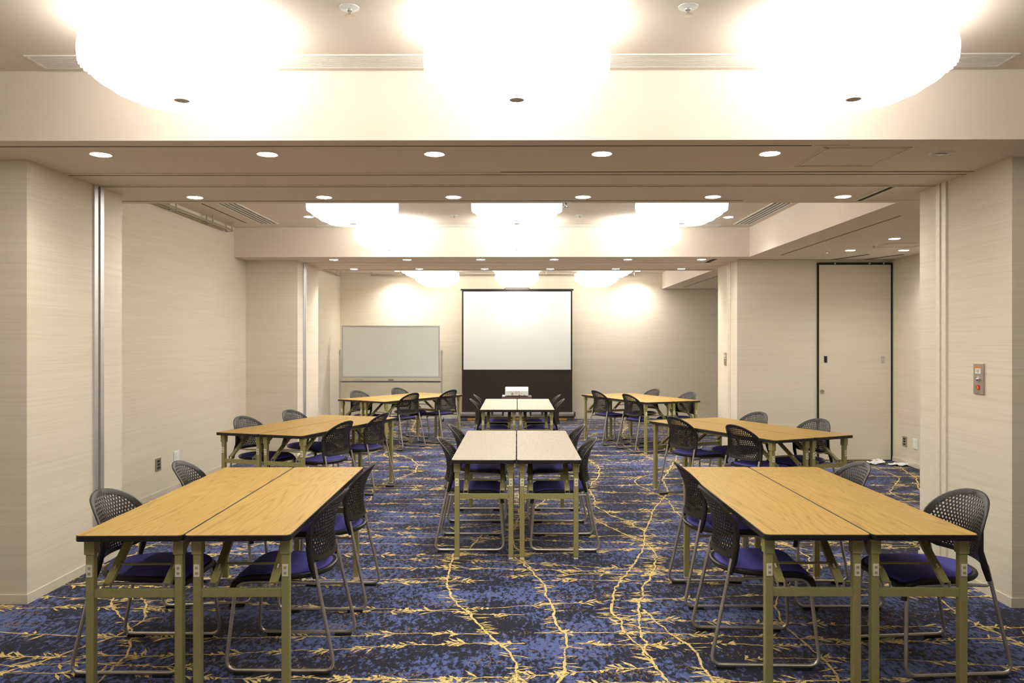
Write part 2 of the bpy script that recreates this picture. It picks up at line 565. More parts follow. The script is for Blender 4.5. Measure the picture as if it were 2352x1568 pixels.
hatch(1.665, 2.135, 4.245, 4.71)
hatch(3.95, 4.4, 8.33, 8.72)
# pillar wall jambs
def jamb(x, y0, y1, sgn, mat, z1=SOF):
    mb = MB(); w = (y1 - y0)
    a, b = sorted((x, x + sgn * .012))
    mb.box(a, b, y0, y0 + w * .38, 0, z1, 0)
    c, d = sorted((x, x + sgn * .004))
    mb.box(c, d, y0 + w * .38, y0 + w * .62, 0, z1, 1)
    mb.box(a, b, y0 + w * .62, y1, 0, z1, 0)
    trim(mb, mat)
jamb(PL, 5.215, 5.335, 1, [M['alu'], M['groove']])
jamb(PL, 10.36, 10.47, 1, [M['alu'], M['groove']])
jamb(PR, 5.15, 5.27, -1, [M['cream_metal'], M['base']])
jamb(PR, 10.36, 10.47, -1, [M['cream_metal'], M['base']])
# partition-store door on the wall of the right bay
dr = MB(); dr.box(3.86, 4.775, 10.035, 10.052, .012, 2.50)
door = tag(dr.build('door_1', M['door']), kind='structure')
g = MB()
g.box(3.838, 3.86, 10.03, 10.05, 0, 2.525); g.box(4.775, 4.797, 10.03, 10.05, 0, 2.525)
g.box(3.86, 4.775, 10.028, 10.05, 2.50, 2.53); g.box(3.86, 4.775, 10.03, 10.05, 0, .012)
g.build('door_frame', M['dark'], door)
h = MB(); h.box(3.925, 3.962, 10.026, 10.036, 1.255, 1.335); tag(h.build('latch', M['dark'], door), 'dark recessed latch')
h = MB(); h.box(4.65, 4.69, 10.026, 10.036, 1.255, 1.335); h.box(4.663, 4.669, 10.023, 10.03, 1.27, 1.32); tag(h.build('latch', M['alu'], door), 'silver recessed latch')
MB().disc((3.90, 10.036, .885), .024, (0, -1, 0), .012).build('knob', M['satin'], door, smooth=True)
for xx in (4.06, 4.5, 4.68):
    MB().disc((xx, 10.027, 2.515), .011, (0, -1, 0), .008, 10).build('roller', M['alu'], door)

# ------------------------------------------------------------------ ceiling fittings
def air_slot(x0, x1, y0, y1, n, along, label, z=TOP, name='air_vent'):
    cx, cy = (x0 + x1) / 2, (y0 + y1) / 2
    t = thing(name, (cx, cy, z), 0, label, 'air vent')
    w, l = (x1 - x0) / 2, (y1 - y0) / 2
    f = MB(); e = .014
    f.box(-w, w, -l, -l + e, -.006, 0); f.box(-w, w, l - e, l, -.006, 0)
    f.box(-w, -w + e, -l + e, l - e, -.006, 0); f.box(w - e, w, -l + e, l - e, -.006, 0)
    f.build('frame', M['offwhite'], t)
    MB().box(-w + e, w - e, -l + e, l - e, -.001, 0).build('backing', M['dark'] if n < 6 else M['offwhite'], t)
    s = MB()
    span = 2 * ((l if along == 'x' else w) - e)
    for k in range(n + 1):
        c = -span / 2 + span * (k + .0) / n
        hw = span / n * (.27 if n < 6 else .3)
        if along == 'x': s.box(-w + e, w - e, max(c - hw, -l + e), min(c + hw, l - e), -.005, -.001)
        else: s.box(max(c - hw, -w + e), min(c + hw, w - e), -l + e, l - e, -.005, -.001)
    s.build('louvre', M['offwhite'], t)
air_slot(-2.44, 2.47, 3.86, 4.045, 8, 'x', 'long white louvred air vent across the ceiling just before the first beam')
air_slot(-2.44, 2.47, 9.46, 9.64, 8, 'x', 'long white louvred air vent across the ceiling just before the second beam')
air_slot(-3.07, -2.85, 6.8, 9.36, 4, 'y', 'four-slot air vent along the left wall behind the first beam')
air_slot(2.60, 2.81, 6.8, 9.44, 4, 'y', 'four-slot air vent beside the right edge of the recessed ceiling behind the first beam')
trim(MB().box(-3.225, -3.215, 6.6, 9.3, TOP - .003, TOP), M['dark'])

# pleated lanterns
NP = 60
def pleat(k, r):
    return 1.0 + (0.028 if k % 2 else -0.028) * min(1, r / .15)
pro = [(.10, .0), (.23, -.005), (.28, -.035), (.335, -.055), (.365, -.085), (.398, -.115), (.405, -.17), (.400, -.225), (.376, -.232), (.352, -.268), (.326, -.273), (.296, -.302), (.264, -.307), (.228, -.331), (.16, -.338), (.10, -.338), (.035, -.334)]
def lantern():
    t = thing('ceiling_lantern')
    mb = MB(); mb.lathe(pro, NP * 2, mod=pleat)
    nn = NP * 2
    mb.v = [(x, y, z + (.006 if (i % nn) % 2 else -.006) * (1 if .15 < math.hypot(x, y) < .37 and z < -.22 else 0)) for i, (x, y, z) in enumerate(mb.v)]
    mb.m = [1 if 4 <= i // nn <= 10 else 0 for i in range(len(mb.f))]
    mb.build('shade', [M['lantern'], M['lantern_rim']], t)
    MB().disc((0, 0, -.333), .033, (0, 0, -1), .006, 24).build('finial', M['satin'], t)
    return t
L0 = lantern()
rows = [(1.45, TOP, 'in the row nearest the camera'), (3.50, TOP, 'in the row before the first beam'), (7.16, TOP, 'in the row just behind the first beam'),
        (9.20, TOP, 'in the row just before the second beam'), (12.75, TOP3 + .02, 'in the row just behind the second beam'), (14.8, TOP3 + .02, 'in the row nearest the projection screen')]
first = True
for y, z, what in rows:
    for x, s in ((-1.5, 'left'), (0, 'middle'), (1.5, 'right')):
        lab = 'round pleated white ceiling lantern, %s one %s' % (s, what)
        if first:
            L0.location = (x, y, z); tag(L0, lab, 'ceiling lamp', 'pleated ceiling lanterns'); first = False
        else:
            dup(L0, (x, y, z), 0, lab)

# downlights
def down():
    t = thing('downlight')
    MB().lathe([(.050, -.001), (.058, -.004), (.060, 0)], 28, cap=False).build('ring', M['offwhite'], t)
    MB().disc((0, 0, -.001), .050, (0, 0, -1), .003, 28).build('lens', M['lamp'], t)
    return t
D0 = down()
spots = []
ordn = ['leftmost', 'second from left', 'third from left', 'fourth from left', 'fifth from left', 'rightmost']
for i in range(5):
    spots.append((-2.335 + .937 * i, 4.385, SOF, 'round lit downlight, %s along the near edge of the first beam' % (ordn[i] if i < 4 else 'rightmost')))
for i in range(6):
    spots.append((-2.34 + .94 * i, 5.685, SOF, 'round recessed downlight, %s along the far edge of the first beam' % ordn[i]))
for i in range(6):
    spots.append((-2.335 + .937 * i, 9.98, SOF, 'small round downlight, %s along the near edge of the second beam' % ordn[i]))
for i in range(6):
    spots.append((-2.34 + .94 * i, 11.25, SOF, 'small round downlight, %s along the far edge of the second beam' % ordn[i]))
spots += [(-2.35, 8.84, TOP, 'round downlight left of the lanterns in the recessed ceiling behind the first beam'),
          (2.40, 8.90, TOP, 'round downlight right of the lanterns in the recessed ceiling behind the first beam'),
          (-2.31, 15.12, TOP3, 'round downlight washing the back wall left of the screen'),
          (2.33, 15.12, TOP3, 'round downlight washing the back wall right of the screen'),
          (3.84, 7.99, SOF, 'round downlight in the right bay, the one nearest the camera'),
          (3.82, 9.0, SOF, 'round downlight in the right bay in front of the partition door'),
          (4.43, 9.0, SOF, 'round downlight in the right bay closest to the right wall')]
sp = bpy.data.lights.new('downlight_beam', 'SPOT')
sp.energy = DOWN_E; sp.color = WARM; sp.spot_size = R(140); sp.spot_blend = 1.0; sp.shadow_soft_size = .05
sp2 = sp.copy(); sp2.energy = DOWN_E * 1.7
sp3 = sp.copy(); sp3.energy = DOWN_E * 3.4
sp4 = sp.copy(); sp4.energy = DOWN_E * 5.0
for i, (x, y, z, lab) in enumerate(spots):
    if i == 0:
        D0.location = (x, y, z); tag(D0, lab, 'downlight', 'recessed downlights'); t = D0
    else:
        t = dup(D0, (x, y, z), 0, lab)
    lo = bpy.data.objects.new('downlight_beam', sp2 if x > 3 else ((sp3 if y < 15 else sp4) if y > 11 else sp))
    C.objects.link(lo); lo.location = (x, y, z - .012)
# unlit emergency lamp
t = thing('emergency_light', (2.366, 4.385, SOF), 0, 'unlit round recessed lamp at the right end of the near row of the first beam', 'ceiling lamp')
MB().lathe([(.045, -.001), (.058, -.008), (.066, 0)], 28, cap=False).build('ring', M['offwhite'], t)
MB().disc((0, 0, -.001), .045, (0, 0, -1), .002, 28).build('lens', M['grey'], t)
MB().box(-.03, .03, -.012, .012, -.01, -.002).build('bulb', M['alu'], t, bevel=.004)
# sprinklers
def sprink():
    t = thing('sprinkler')
    MB().lathe([(.042, 0), (.042, -.003), (.02, -.007)], 20).build('plate', M['white'], t, smooth=True)
    mb = MB(); mb.lathe([(.012, -.006), (.012, -.016), (.006, -.02), (.006, -.034), (.021, -.036), (.021, -.038)], 14)
    mb.build('head', M['chrome'], t, smooth=True)
    return t
S0 = sprink()
for i, (x, y, z, lab) in enumerate([(-.71, 3.32, TOP, 'chrome sprinkler head on the ceiling between the left and middle front lanterns'),
                                     (.725, 3.32, TOP, 'chrome sprinkler head on the ceiling between the middle and right front lanterns'),
                                     (-.70, 8.75, TOP, 'small sprinkler on the recessed ceiling between left and middle lanterns behind the first beam'),
                                     (.70, 8.75, TOP, 'small sprinkler on the recessed ceiling between middle and right lanterns behind the first beam'),
                                     (.37, 5.90, SOF, 'small sprinkler at the far edge of the first beam'),
                                     (3.55, 9.0, SOF, 'small sprinkler on the low ceiling of the right bay'),
                                     (3.86, 8.5, SOF, 'small sprinkler by the ceiling hatch of the right bay')]):
    if i == 0: S0.location = (x, y, z); tag(S0, lab, 'sprinkler', 'ceiling sprinklers')
    else: dup(S0, (x, y, z), 0, lab)

# hanging rails
def rail(name, pts, brs, ztop, label, wall):
    t = thing(name, pts[0], 0, label, 'hanging rail')
    o = Vector(pts[0]); a = Vector((0, 0, 0)); b = Vector(pts[1]) - o
    MB().tube([a, b], .011, 10).build('rail_tube', M['satin'], t, smooth=True)
    off = Vector(wall)
    MB().tube([a + off, b + off], .011, 10).build('rail_tube', M['satin'], t, smooth=True)
    for s in brs:
        p = a.lerp(b, s)
        mb = MB()
        top = ztop - o.z
        mb.box(p.x - .008, p.x + .008, p.y - .008, p.y + .008, p.z - .014, top)
        q = p + off
        mb.box(min(p.x, q.x) - .008, max(p.x, q.x) + .008, min(p.y, q.y) - .008, max(p.y, q.y) + .008, p.z - .02, p.z - .01)
        mb.box(q.x - .008, q.x + .008, q.y - .008, q.y + .008, p.z - .014, top)
        mb.build('bracket', M['alu'], t)
rail('hanging_rail', ((-3.38, 9.30, 2.84), (-3.38, 5.95, 2.84)), (.005, .18, .46, .8), TOP, 'double metal hanging rail below the ceiling on the left wall behind the first beam', (-.07, 0, 0))
rail('hanging_rail', ((-2.86, 15.36, 2.835), (2.30, 15.36, 2.835)), (0, .333, .666, 1), TOP3, 'double metal hanging rail below the ceiling on the back wall above the screen', (0, .07, 0))
rail('hanging_rail', ((-3.38, 15.0, 2.80), (-3.38, 11.7, 2.80)), (.005, .3, .6, .9), TOP3, 'double metal hanging rail on the left wall near the whiteboard corner', (-.07, 0, 0))

# ------------------------------------------------------------------ wall plates
def plate(x, y, z, sgn, w, h, mat, label, name='wall_socket', cat='socket', dark=True):
    t = thing(name, (x, y, z), 0, label, cat)
    a, b = sorted((0, sgn * .008))
    MB().box(a, b, -w / 2, w / 2, -h / 2, h / 2).build('cover_plate', mat, t, bevel=.002)
    for k in (-1, 0, 1):
        c, d = sorted((sgn * .007, sgn * .011))
        MB().box(c, d, -w * .22, w * .22, k * h * .26 - h * .085, k * h * .26 + h * .085).build('outlet', M['dark'] if dark else M['white'], t)
plate(XL, 7.62, .32, 1, .115, .125, M['satin'], 'metal socket plate low on the left wall beside the nearest left tables')
plate(XL, 8.03, .335, 1, .12, .12, M['white'], 'white socket plate low on the left wall, right of the metal one', dark=False)
plate(XR, 9.72, .285, -1, .11, .125, M['satin'], 'metal socket plate with dark outlets low on the right wall, nearer the partition door')
plate(XR, 9.46, .29, -1, .11, .125, M['white'], 'pale socket plate low on the right wall beside the pillar edge', dark=False)

def panel(x, y, z0, z1, w, sgn, label):
    t = thing('control_panel', (x, y, (z0 + z1) / 2), 0, label, 'switch panel')
    h = (z1 - z0) / 2
    f = sgn
    MB().box(*sorted((0, f * .01)), -w / 2, w / 2, -h, h).build('cover_plate', M['satin'], t, bevel=.002)
    lb = MB().box(*sorted((f * .01, f * .0115)), -w * .25, w * .28, h * .34, h * .80).build('notice', M['paper'], t)
    MB().box(*sorted((f * .0112, f * .0122)), -w * .25, w * .28, h * .67, h * .80).build('notice_heading', M['orange'], lb)
    tx = MB()
    for k, ww in enumerate((.9, .75, .5, .85, .3)):
        zz = h * (.60 - .05 * k)
        tx.box(*sorted((f * .0112, f * .0119)), w * .02 - w * .22 * ww, w * .02 + w * .22 * ww, zz - .0012, zz + .0012)
    tx.build('notice_text', M['ink'], lb)
    MB().disc((f * .01, 0, -h * .02), w * .15, (f, 0, 0), .004, 20).build('lock_ring', M['alu'], t)
    MB().lathe([(w * .11, 0), (w * .11, .006), (w * .05, .012)], 16).build('key_switch', M['chrome'], t, smooth=True).matrix_local = Matrix.Translation((f * .013, 0, -h * .02)) @ Matrix.Rotation(R(90 * f), 4, 'Y')
    MB().disc((f * .01, 0, -h * .56), w * .16, (f, 0, 0), .003, 24).build('warning_lamp', M['red'], t)
    MB().disc((f * .0125, 0, -h * .56), w * .07, (f, 0, 0), .002, 16).build('lamp_core', M['orange'], t)
panel(PR, 4.79, 1.195, 1.382, .105, -1, 'steel control panel with orange notice and red lamp on the nearest right pillar')
panel(PR, 10.60, 1.20, 1.372, .10, -1, 'narrow steel control panel on the far right pillar')

# ------------------------------------------------------------------ folding tables
TW, TL, TH, TT = .448, 1.80, .70, .026
def rrect(w, l, r, n=5):
    out = []
    for cx, cy, a0 in ((w - r, l - r, 0), (-w + r, l - r, 90), (-w + r, -l + r, 180), (w - r, -l + r, 270)):
        for k in range(n + 1):
            a = R(a0 + 90 * k / n)
            out.append((cx + r * math.cos(a), cy + r * math.sin(a)))
    return out
def make_table(wood):
    t = thing('folding_table')
    w, l = TW / 2, TL / 2
    MB().prism(rrect(w - .0025, l - .0025, .022), TH - .005, TH).build('table_top', M[wood], t)
    MB().prism(rrect(w, l, .024), TH - TT, TH - .0012).build('edge_band', M['edge'], t, bevel=.003)
    for sx in (-1, 1):
        MB().box(sx * .185 - .01, sx * .185 + .01, -l + .14, l - .14, TH - TT - .018, TH - TT).build('side_rail', M['olive'], t)
    for e in (-1, 1):
        ye = e * (l - .075)
        for sx in (-1, 1):
            x = sx * .188
            lg = MB().box(x - .017, x + .017, ye - .017, ye + .017, .012, .62).build('leg', M['olive'], t, bevel=.003)
            MB().box(x - .022, x + .022, ye - .022, ye + .022, .605, TH - TT).build('leg_collar', M['olive'], lg, bevel=.002)
            MB().box(x - .015, x + .015, ye - .015, ye + .015, 0, .013).build('foot_cap', M['clip'], lg)
            c = MB(); c.box(x - .012, x + .012, ye + e * .017 - .004, ye + e * .017 + .004, .51, .562, 0)
            for zz in (.519, .542): c.box(x - .006, x + .006, ye + e * .0215 - .0008, ye + e * .0215 + .0008, zz, zz + .011, 1)
            tag(c.build('clip', [M['clip'], M['clip2']], lg), 'ivory plastic clip')
            # folding stay: open channel from crossbar up to the underside
            a = Vector((sx * .128, ye - e * .012, .472)); b = Vector((sx * .128, ye - e * .30, TH - TT - .004))
            d = (b - a).normalized(); n = d.cross(Vector((1, 0, 0))).normalized()
            if n.y * e < 0: n = -n
            br = MB()
            def bar(x0, x1, n0, n1, s0=0.0, s1=1.0):
                vs_ = []
                for q in (a.lerp(b, s0), a.lerp(b, s1)):
                    for xx in (x0, x1):
                        for nn in (n0, n1):
                            vs_.append(q + Vector((xx, 0, 0)) + n * nn)
                br.add(vs_, [(0, 1, 3, 2), (4, 6, 7, 5), (0, 4, 5, 1), (2, 3, 7, 6), (0, 2, 6, 4), (1, 5, 7, 3)])
            bar(-.017, .017, .0, .003)
            bar(-.017, -.014, -.014, .0); bar(.014, .017, -.014, .0)
            so = br.build('folding_stay', M['olive'], t)
            sm = a.lerp(b, .22) + n * .003
            MB().tube([sm, sm + d * .022], .0045, 8).build('stay_button', M['clip'], so)
            q = a
            hb = MB()
            for dx in (-.0145, .0145): hb.box(q.x + dx - .0015, q.x + dx + .0015, q.y - .008, q.y + .008, .452, .48)
            hb.box(q.x - .0145, q.x + .0145, q.y - .008, q.y + .008, .453, .456)
            hb.build('hinge', M['steel'], so)
        MB().box(-.172, .172, ye - .009, ye + .009, .418, .455).build('crossbar', M['olive'], t, bevel=.002)
        s = .30
        yy = (ye - e * .012) * (1 - s) + (ye - e * .30) * s; zz = .472 * (1 - s) + (TH - TT) * s
        MB().tube([(-.112, yy, zz), (.112, yy, zz)], .0055, 8).build('stay_rod', M['olive'], t, smooth=True)
    return t
T_oak, T_map = make_table('oak'), make_table('maple')
fresh = {'oak': T_oak, 'maple': T_map}
used = set()
def place_table(kind, x, y, rz, label, group):
    if kind not in used:
        used.add(kind); t = fresh[kind]; t.location = (x, y, 0); t.rotation_euler = (0, 0, rz)
    else:
        t = dup(fresh[kind], (x, y, 0), rz)
    tag(t, label, 'table', group)
GROUPS = {  # centre x, y, angle of the long side from +Y (clockwise positive), wood
 'FL': (-1.425, 4.18, -1.3, 'oak'), 'FR': (1.502, 4.21, 0.2, 'oak'), 'C1': (-.002, 6.30, 0, 'maple'), 'C2': (.006, 10.33, 0, 'maple'),
 'ML': (-2.005, 7.76, 18.5, 'oak'), 'MR': (2.155, 7.49, -25.5, 'oak'), 'BL': (-1.695, 11.68, 33, 'oak'), 'BR': (1.785, 11.58, -24.5, 'oak')}
TN = {'FL': 'the nearest left pair', 'FR': 'the nearest right pair', 'C1': 'the nearer centre pair', 'C2': 'the far centre pair before the projector',
      'ML': 'the angled middle left pair', 'MR': 'the angled middle right pair', 'BL': 'the far left pair before the whiteboard', 'BR': 'the far right pair'}
for g, (x, y, a, k) in GROUPS.items():
    rz = R(-a); c, s = math.cos(rz), math.sin(rz)
    for sd, nm in ((-1, 'left'), (1, 'right')):
        o = sd * (TW / 2 + .003)
        place_table(k, x + o * c, y + o * s, rz, '%s folding table, %s one of %s' % ('golden oak' if k == 'oak' else 'pale maple', nm, TN[g]), 'folding tables with olive legs')

# ------------------------------------------------------------------ chairs
def back_surface(u, v, off=0.0):
    w = max(0.0, v) / .31
    x = -.196 + .020 * math.sin(math.pi * min(1, w * 1.1)) - .062 * w ** 2.2 + 1.4 * u * u
    nx, nu = 1.0, -2.8 * u
    L = math.hypot(nx, nu)
    return (x + off * nx / L, u + off * nu / L, .492 + v)
def outline():
    pts = []
    top, mid, W = .308, .12, .224
    for k in range(25):
        a = math.pi * k / 24
        c, s = math.cos(a), math.sin(a)
        pts.append((W * math.copysign(abs(c) ** .88, c), mid + (top - mid) * abs(s) ** .88))
    for k in range(1, 4):
        pts.append((-W + .014 * k / 3, mid - (mid - .03) * k / 3))
    pts.append((-.19, .008))
    for k in range(7):
        u = -.165 + .33 * k / 6
        pts.append((u, .0 + .012 * (u / .165) ** 2 * 0))
    pts.append((.19, .008))
    for k in range(3):
        pts.append((W - .014 * (3 - k) / 3, .03 + (mid - .03) * k / 3))
    return pts
def inside(p, poly):
    x, y = p; r = False; n = len(poly)
    for i in range(n):
        (x0, y0), (x1, y1) = poly[i], poly[(i + 1) % n]
        if (y0 > y) != (y1 > y) and x < (x1 - x0) * (y - y0) / (y1 - y0) + x0: r = not r
    return r
def make_chair():
    t = thing('stacking_chair')
    ol = outline(); cc = (0, .145)
    ins = [(cc[0] + (u - cc[0]) * .85, cc[1] + (v - cc[1]) * .83) for u, v in ol]
    lim = [(cc[0] + (u - cc[0]) * .90, cc[1] + (v - cc[1]) * .89) for u, v in ol]
    # perforated panel of staggered holes
    pn = MB(); idx = {}
    def vid(u, v, off):
        k = (round(u, 4), round(v, 4), off)
        if k not in idx:
            idx[k] = len(pn.v); pn.v.append(back_surface(u, v, off))
        return idx[k]
    pu, pv = .0185, .0150
    Rr = pu / math.sqrt(3); hr = .0062
    row = 0; v = .008
    pv = pu * math.sqrt(3) / 2
    while v < .31:
        u = -.23 + (pu / 2 if row % 2 else 0)
        while u < .23:
            if inside((u, v), lim):
                for k in range(6):
                    a0, a1 = R(30 + 60 * k), R(90 + 60 * k)
                    o0 = (u + Rr * math.cos(a0), v + Rr * math.sin(a0)); o1 = (u + Rr * math.cos(a1), v + Rr * math.sin(a1))
                    i0 = (u + hr * math.cos(a0), v + hr * math.sin(a0)); i1 = (u + hr * math.cos(a1), v + hr * math.sin(a1))
                    for off, flip in ((.002, False), (-.002, True)):
                        q = [vid(*o0, off), vid(*o1, off), vid(*i1, off), vid(*i0, off)]
                        pn.f.append(tuple(q if not flip else q[::-1])); pn.m.append(0)
                    pn.f.append((vid(*i0, .002), vid(*i1, .002), vid(*i1, -.002), vid(*i0, -.002))); pn.m.append(0)
            u += pu
        v += pv; row += 1
    bk = pn.build('backrest', M['mesh'], t)
    rim = MB(); n = len(ol); vs_ = []
    for (a, b) in zip(ol, ins):
        m = ((a[0] * .8 + b[0] * .2), (a[1] * .8 + b[1] * .2))
        for (p, off) in ((a, .001), (m, .0065), (b, .0035), (b, -.0035), (m, -.0065), (a, -.001)):
            vs_.append(back_surface(p[0], p[1], off))
    fs = []
    for i in range(n):
        j = (i + 1) % n
        for k in range(6):
            fs.append((i * 6 + k, i * 6 + (k + 1) % 6, j * 6 + (k + 1) % 6, j * 6 + k))
    rim.add(vs_, fs)
    rim.build('back_rim', M['mesh'], bk, smooth=True)
    for s in (-1, 1):
        p0 = Vector(back_surface(s * .207, .16)); p1 = Vector(back_surface(s * .207, .07)); p2 = Vector((-.140, s * .216, .49)); p3 = Vector((-.158, s * .2175, .43))
        MB().tube([p0, p1, p2, p3], [.008, .014, .0155, .0115], 10, flat=1.0).build('back_arm', M['mesh'], bk, smooth=True)
    # seat
    so = []
    Wd = .213
    for k in range(17):
        a = R(90 + 180 * k / 16)
        so.append((.0 + .205 * math.cos(a) * 1.0, Wd * math.sin(a) if False else math.copysign(abs(math.sin(a)) ** .85, math.sin(a)) * Wd))
    so.append((.08, -Wd)); so.append((.15, -Wd))
    for k in range(7):
        a = R(-90 + 90 * k / 6); so.append((.185 + .06 * math.cos(a), -Wd + .06 + .06 * math.sin(a)))
    for k in range(7):
        a = R(0 + 90 * k / 6); so.append((.185 + .06 * math.cos(a), Wd - .06 + .06 * math.sin(a)))
    so.append((.15, Wd)); so.append((.08, Wd))
    def droop(x): return -.035 * max(0, (x - .13) / .11) ** 2 + .006 * max(0, (-x - .08) / .12) ** 2
    def layered(mb, layers):
        n = len(so); vv = []
        for s, z in layers:
            for x, y in so:
                X, Y = .02 + (x - .02) * s, y * s
                if s > .5:
                    X, Y = x - (x - .02) / max(1e-6, math.hypot(x - .02, y)) * (1 - s) * .22, y - y / max(1e-6, math.hypot(x - .02, y)) * (1 - s) * .22
                vv.append((X, Y, z + droop(X)))
        ff = [tuple(range(n - 1, -1, -1))]
        for i in range(len(layers) - 1):
            for k in range(n): ff.append((i * n + k, i * n + (k + 1) % n, (i + 1) * n + (k + 1) % n, (i + 1) * n + k))
        ff.append(tuple(range((len(layers) - 1) * n, len(layers) * n)))
        mb.add(vv, ff); return mb
    seat = layered(MB(), [(.85, .413), (.97, .420), (1, .430), (.99, .439), (.96, .443), (.92, .441)]).build('seat', M['mesh'], t, smooth=True)
    tag(layered(MB(), [(.89, .439), (.885, .446), (.85, .4505), (.75, .4525), (.4, .454)]).build('seat_pad', M['blue'], seat, smooth=True), 'blue fabric seat pad')
    for s in (-1, 1):
        MB().tube(fillet([(.19, s * .185, .412), (.226, s * .192, .404), (.238, s * .205, .345)], .03), .013, 10).build('seat_corner', M['mesh'], seat, smooth=True)
        p = fillet([(.0, s * .180, .404), (.215, s * .190, .404), (.248, s * .236, .017), (-.254, s * .240, .017), (-.150, s * .214, .50)], .055, 6)
        p[0] = Vector((.0, s * .180, .404))
        sf = MB().tube(p, .0088, 10).build('side_frame', M['steel'], t, smooth=True)
        for gx in (-.185, .165):
            MB().box(gx - .042, gx + .042, s * .239 - .014, s * .239 + .014, 0, .016).build('floor_glide', M['rubber'], sf, bevel=.003)
        q = fillet([(-.158, s * .214, .455), (-.168, s * .212, .405), (-.02, s * .180, .404), (.0, s * .180, .404)], .035, 6)
        MB().tube(q, .0075, 8).build('seat_support', M['steel'], t, smooth=True)
    MB().tube([(.02, -.18, .405), (.02, .18, .405)], .007, 8).build('seat_crossbar', M['steel'], t)
    return t
CH0 = make_chair()
GN = {'FL': 'nearest left oak tables', 'FR': 'nearest right oak tables', 'C1': 'nearer pale centre tables', 'C2': 'far pale centre tables',
      'ML': 'angled middle left tables', 'MR': 'angled middle right tables', 'BL': 'tables before the whiteboard', 'BR': 'far right tables'}
chairs = [  # group, side text, end text, x, y, facing angle
 ('FL', 'wall side', 'near end', -1.765, 3.77, 0), ('FL', 'wall side', 'far end', -1.79, 4.70, 6),
 ('FL', 'aisle side', 'near end', -1.08, 3.80, 180), ('FL', 'aisle side', 'far end', -1.095, 4.62, 181),
 ('FR', 'aisle side', 'near end', 1.16, 3.87, -2), ('FR', 'aisle side', 'far end', 1.20, 4.68, 0),
 ('FR', 'wall side', 'near end', 1.965, 3.77, 185), ('FR', 'wall side', 'far end', 1.825, 4.68, 180),
 ('C1', 'left side', 'near end', -.34, 5.88, 0), ('C1', 'left side', 'far end', -.335, 6.80, 0),
 ('C1', 'right side', 'near end', .345, 5.88, 180), ('C1', 'right side', 'far end', .335, 6.80, 180),
 ('C2', 'left side', 'near end', -.335, 9.88, 0), ('C2', 'left side', 'far end', -.335, 10.72, 0),
 ('C2', 'right side', 'near end', .345, 9.88, 180), ('C2', 'right side', 'far end', .34, 10.72, 180),
 ('ML', 'wall side', 'near end', -2.43, 7.46, -20), ('ML', 'wall side', 'far end', -2.19, 8.2, -20),
 ('ML', 'aisle side', 'near end', -1.77, 7.20, 160), ('ML', 'aisle side', 'far end', -1.57, 8.0, 164),
 ('MR', 'aisle side', 'far end', 1.725, 7.65, 24), ('MR', 'aisle side', 'near end', 2.105, 6.91, 24),
 ('MR', 'wall side', 'far end', 2.23, 7.92, 205), ('MR', 'wall side', 'near end', 2.60, 7.22, 205),
 ('BL', 'aisle side', 'near end', -1.81, 11.30, 147), ('BL', 'aisle side', 'far end', -1.29, 12.02, 147),
 ('BL', 'wall side', 'near end', -2.17, 11.46, -33), ('BL', 'wall side', 'far end', -1.69, 12.21, -33),
 ('BR', 'aisle side', 'far end', 1.378, 11.75, 24), ('BR', 'aisle side', 'near end', 1.79, 11.0, 24),
 ('BR', 'wall side', 'far end', 1.83, 11.95, 204), ('BR', 'wall side', 'near end', 2.21, 11.15, 204)]
for i, (g, side, end, x, y, a) in enumerate(chairs):
    gx, gy, ga, _ = GROUPS[g]
    nx, ny = math.cos(R(-ga)), math.sin(R(-ga))
    s_ = (x - gx) * nx + (y - gy) * ny          # distance out from the seam between the two tables
    if abs(s_) < .295:
        k = math.copysign(.295, 1 if math.cos(R(a + ga)) < 0 else -1) - s_
        x += nx * k; y += ny * k
    lab = 'black mesh-back chair, blue seat, %s of the %s, %s' % (side, GN[g], end)
    if i == 0:
        t = CH0; t.location = (x, y, 0); t.rotation_euler = (0, 0, R(a)); tag(t, lab, 'chair', 'mesh-back chairs around the tables')
    else:
        t = dup(CH0, (x, y, 0), R(a), lab)

# ------------------------------------------------------------------ projection screen
SY = 15.12
t = thing('projection_screen', (.006, SY, 0), 0, 'large white floor-standing projection screen with black border against the back wall', 'projection screen')
MB().box(-1.035, 1.035, -.003, .003, .985, 2.49).build('screen_surface', M['screen'], t)
b = MB(); b.box(-1.065, -1.035, -.004, .004, .985, 2.515); b.box(1.035, 1.065, -.004, .004, .985, 2.515)
b.box(-1.035, 1.035, -.004, .004, 2.49, 2.515); b.box(-1.065, 1.065, -.004, .004, .955, .985)
b.build('screen_border', M['edge'], t)
b = MB(); b.box(-1.065, 1.065, -.002, .002, .14, .955)
b.build('apron', M['black_fabric'], t)
for s in (-1, 1):
    MB().tube([(s * .98, .04, .2), (s * .12, .04, 1.35)], .015, 8).build('lift_arm', M['edge'], t)
    MB().tube([(s * .12, .04, 1.35), (s * .55, .035, 2.5)], .015, 8).build('lift_arm', M['edge'], t)
MB().box(-1.09, 1.09, -.018, .05, 2.51, 2.54).build('top_bar', M['edge'], t, bevel=.004)
MB().tube([(-.25, .02, 2.54), (-.22, .02, 2.556), (.22, .02, 2.556), (.25, .02, 2.54)], .007, 8).build('carry_handle', M['edge'], t)
MB().box(-1.11, 1.11, -.06, .07, .085, .165).build('casing', M['grey_metal'], t, bevel=.02)
for s in (-1, 1): MB().box(s * 1.11 - .01, s * 1.11 + .01, -.065, .075, .08, .17).build('end_cap', M['edge'], t, bevel=.004)
MB().box(-1.10, 1.10, -.055, .07, .045, .085).build('casing_base', M['edge'], t)
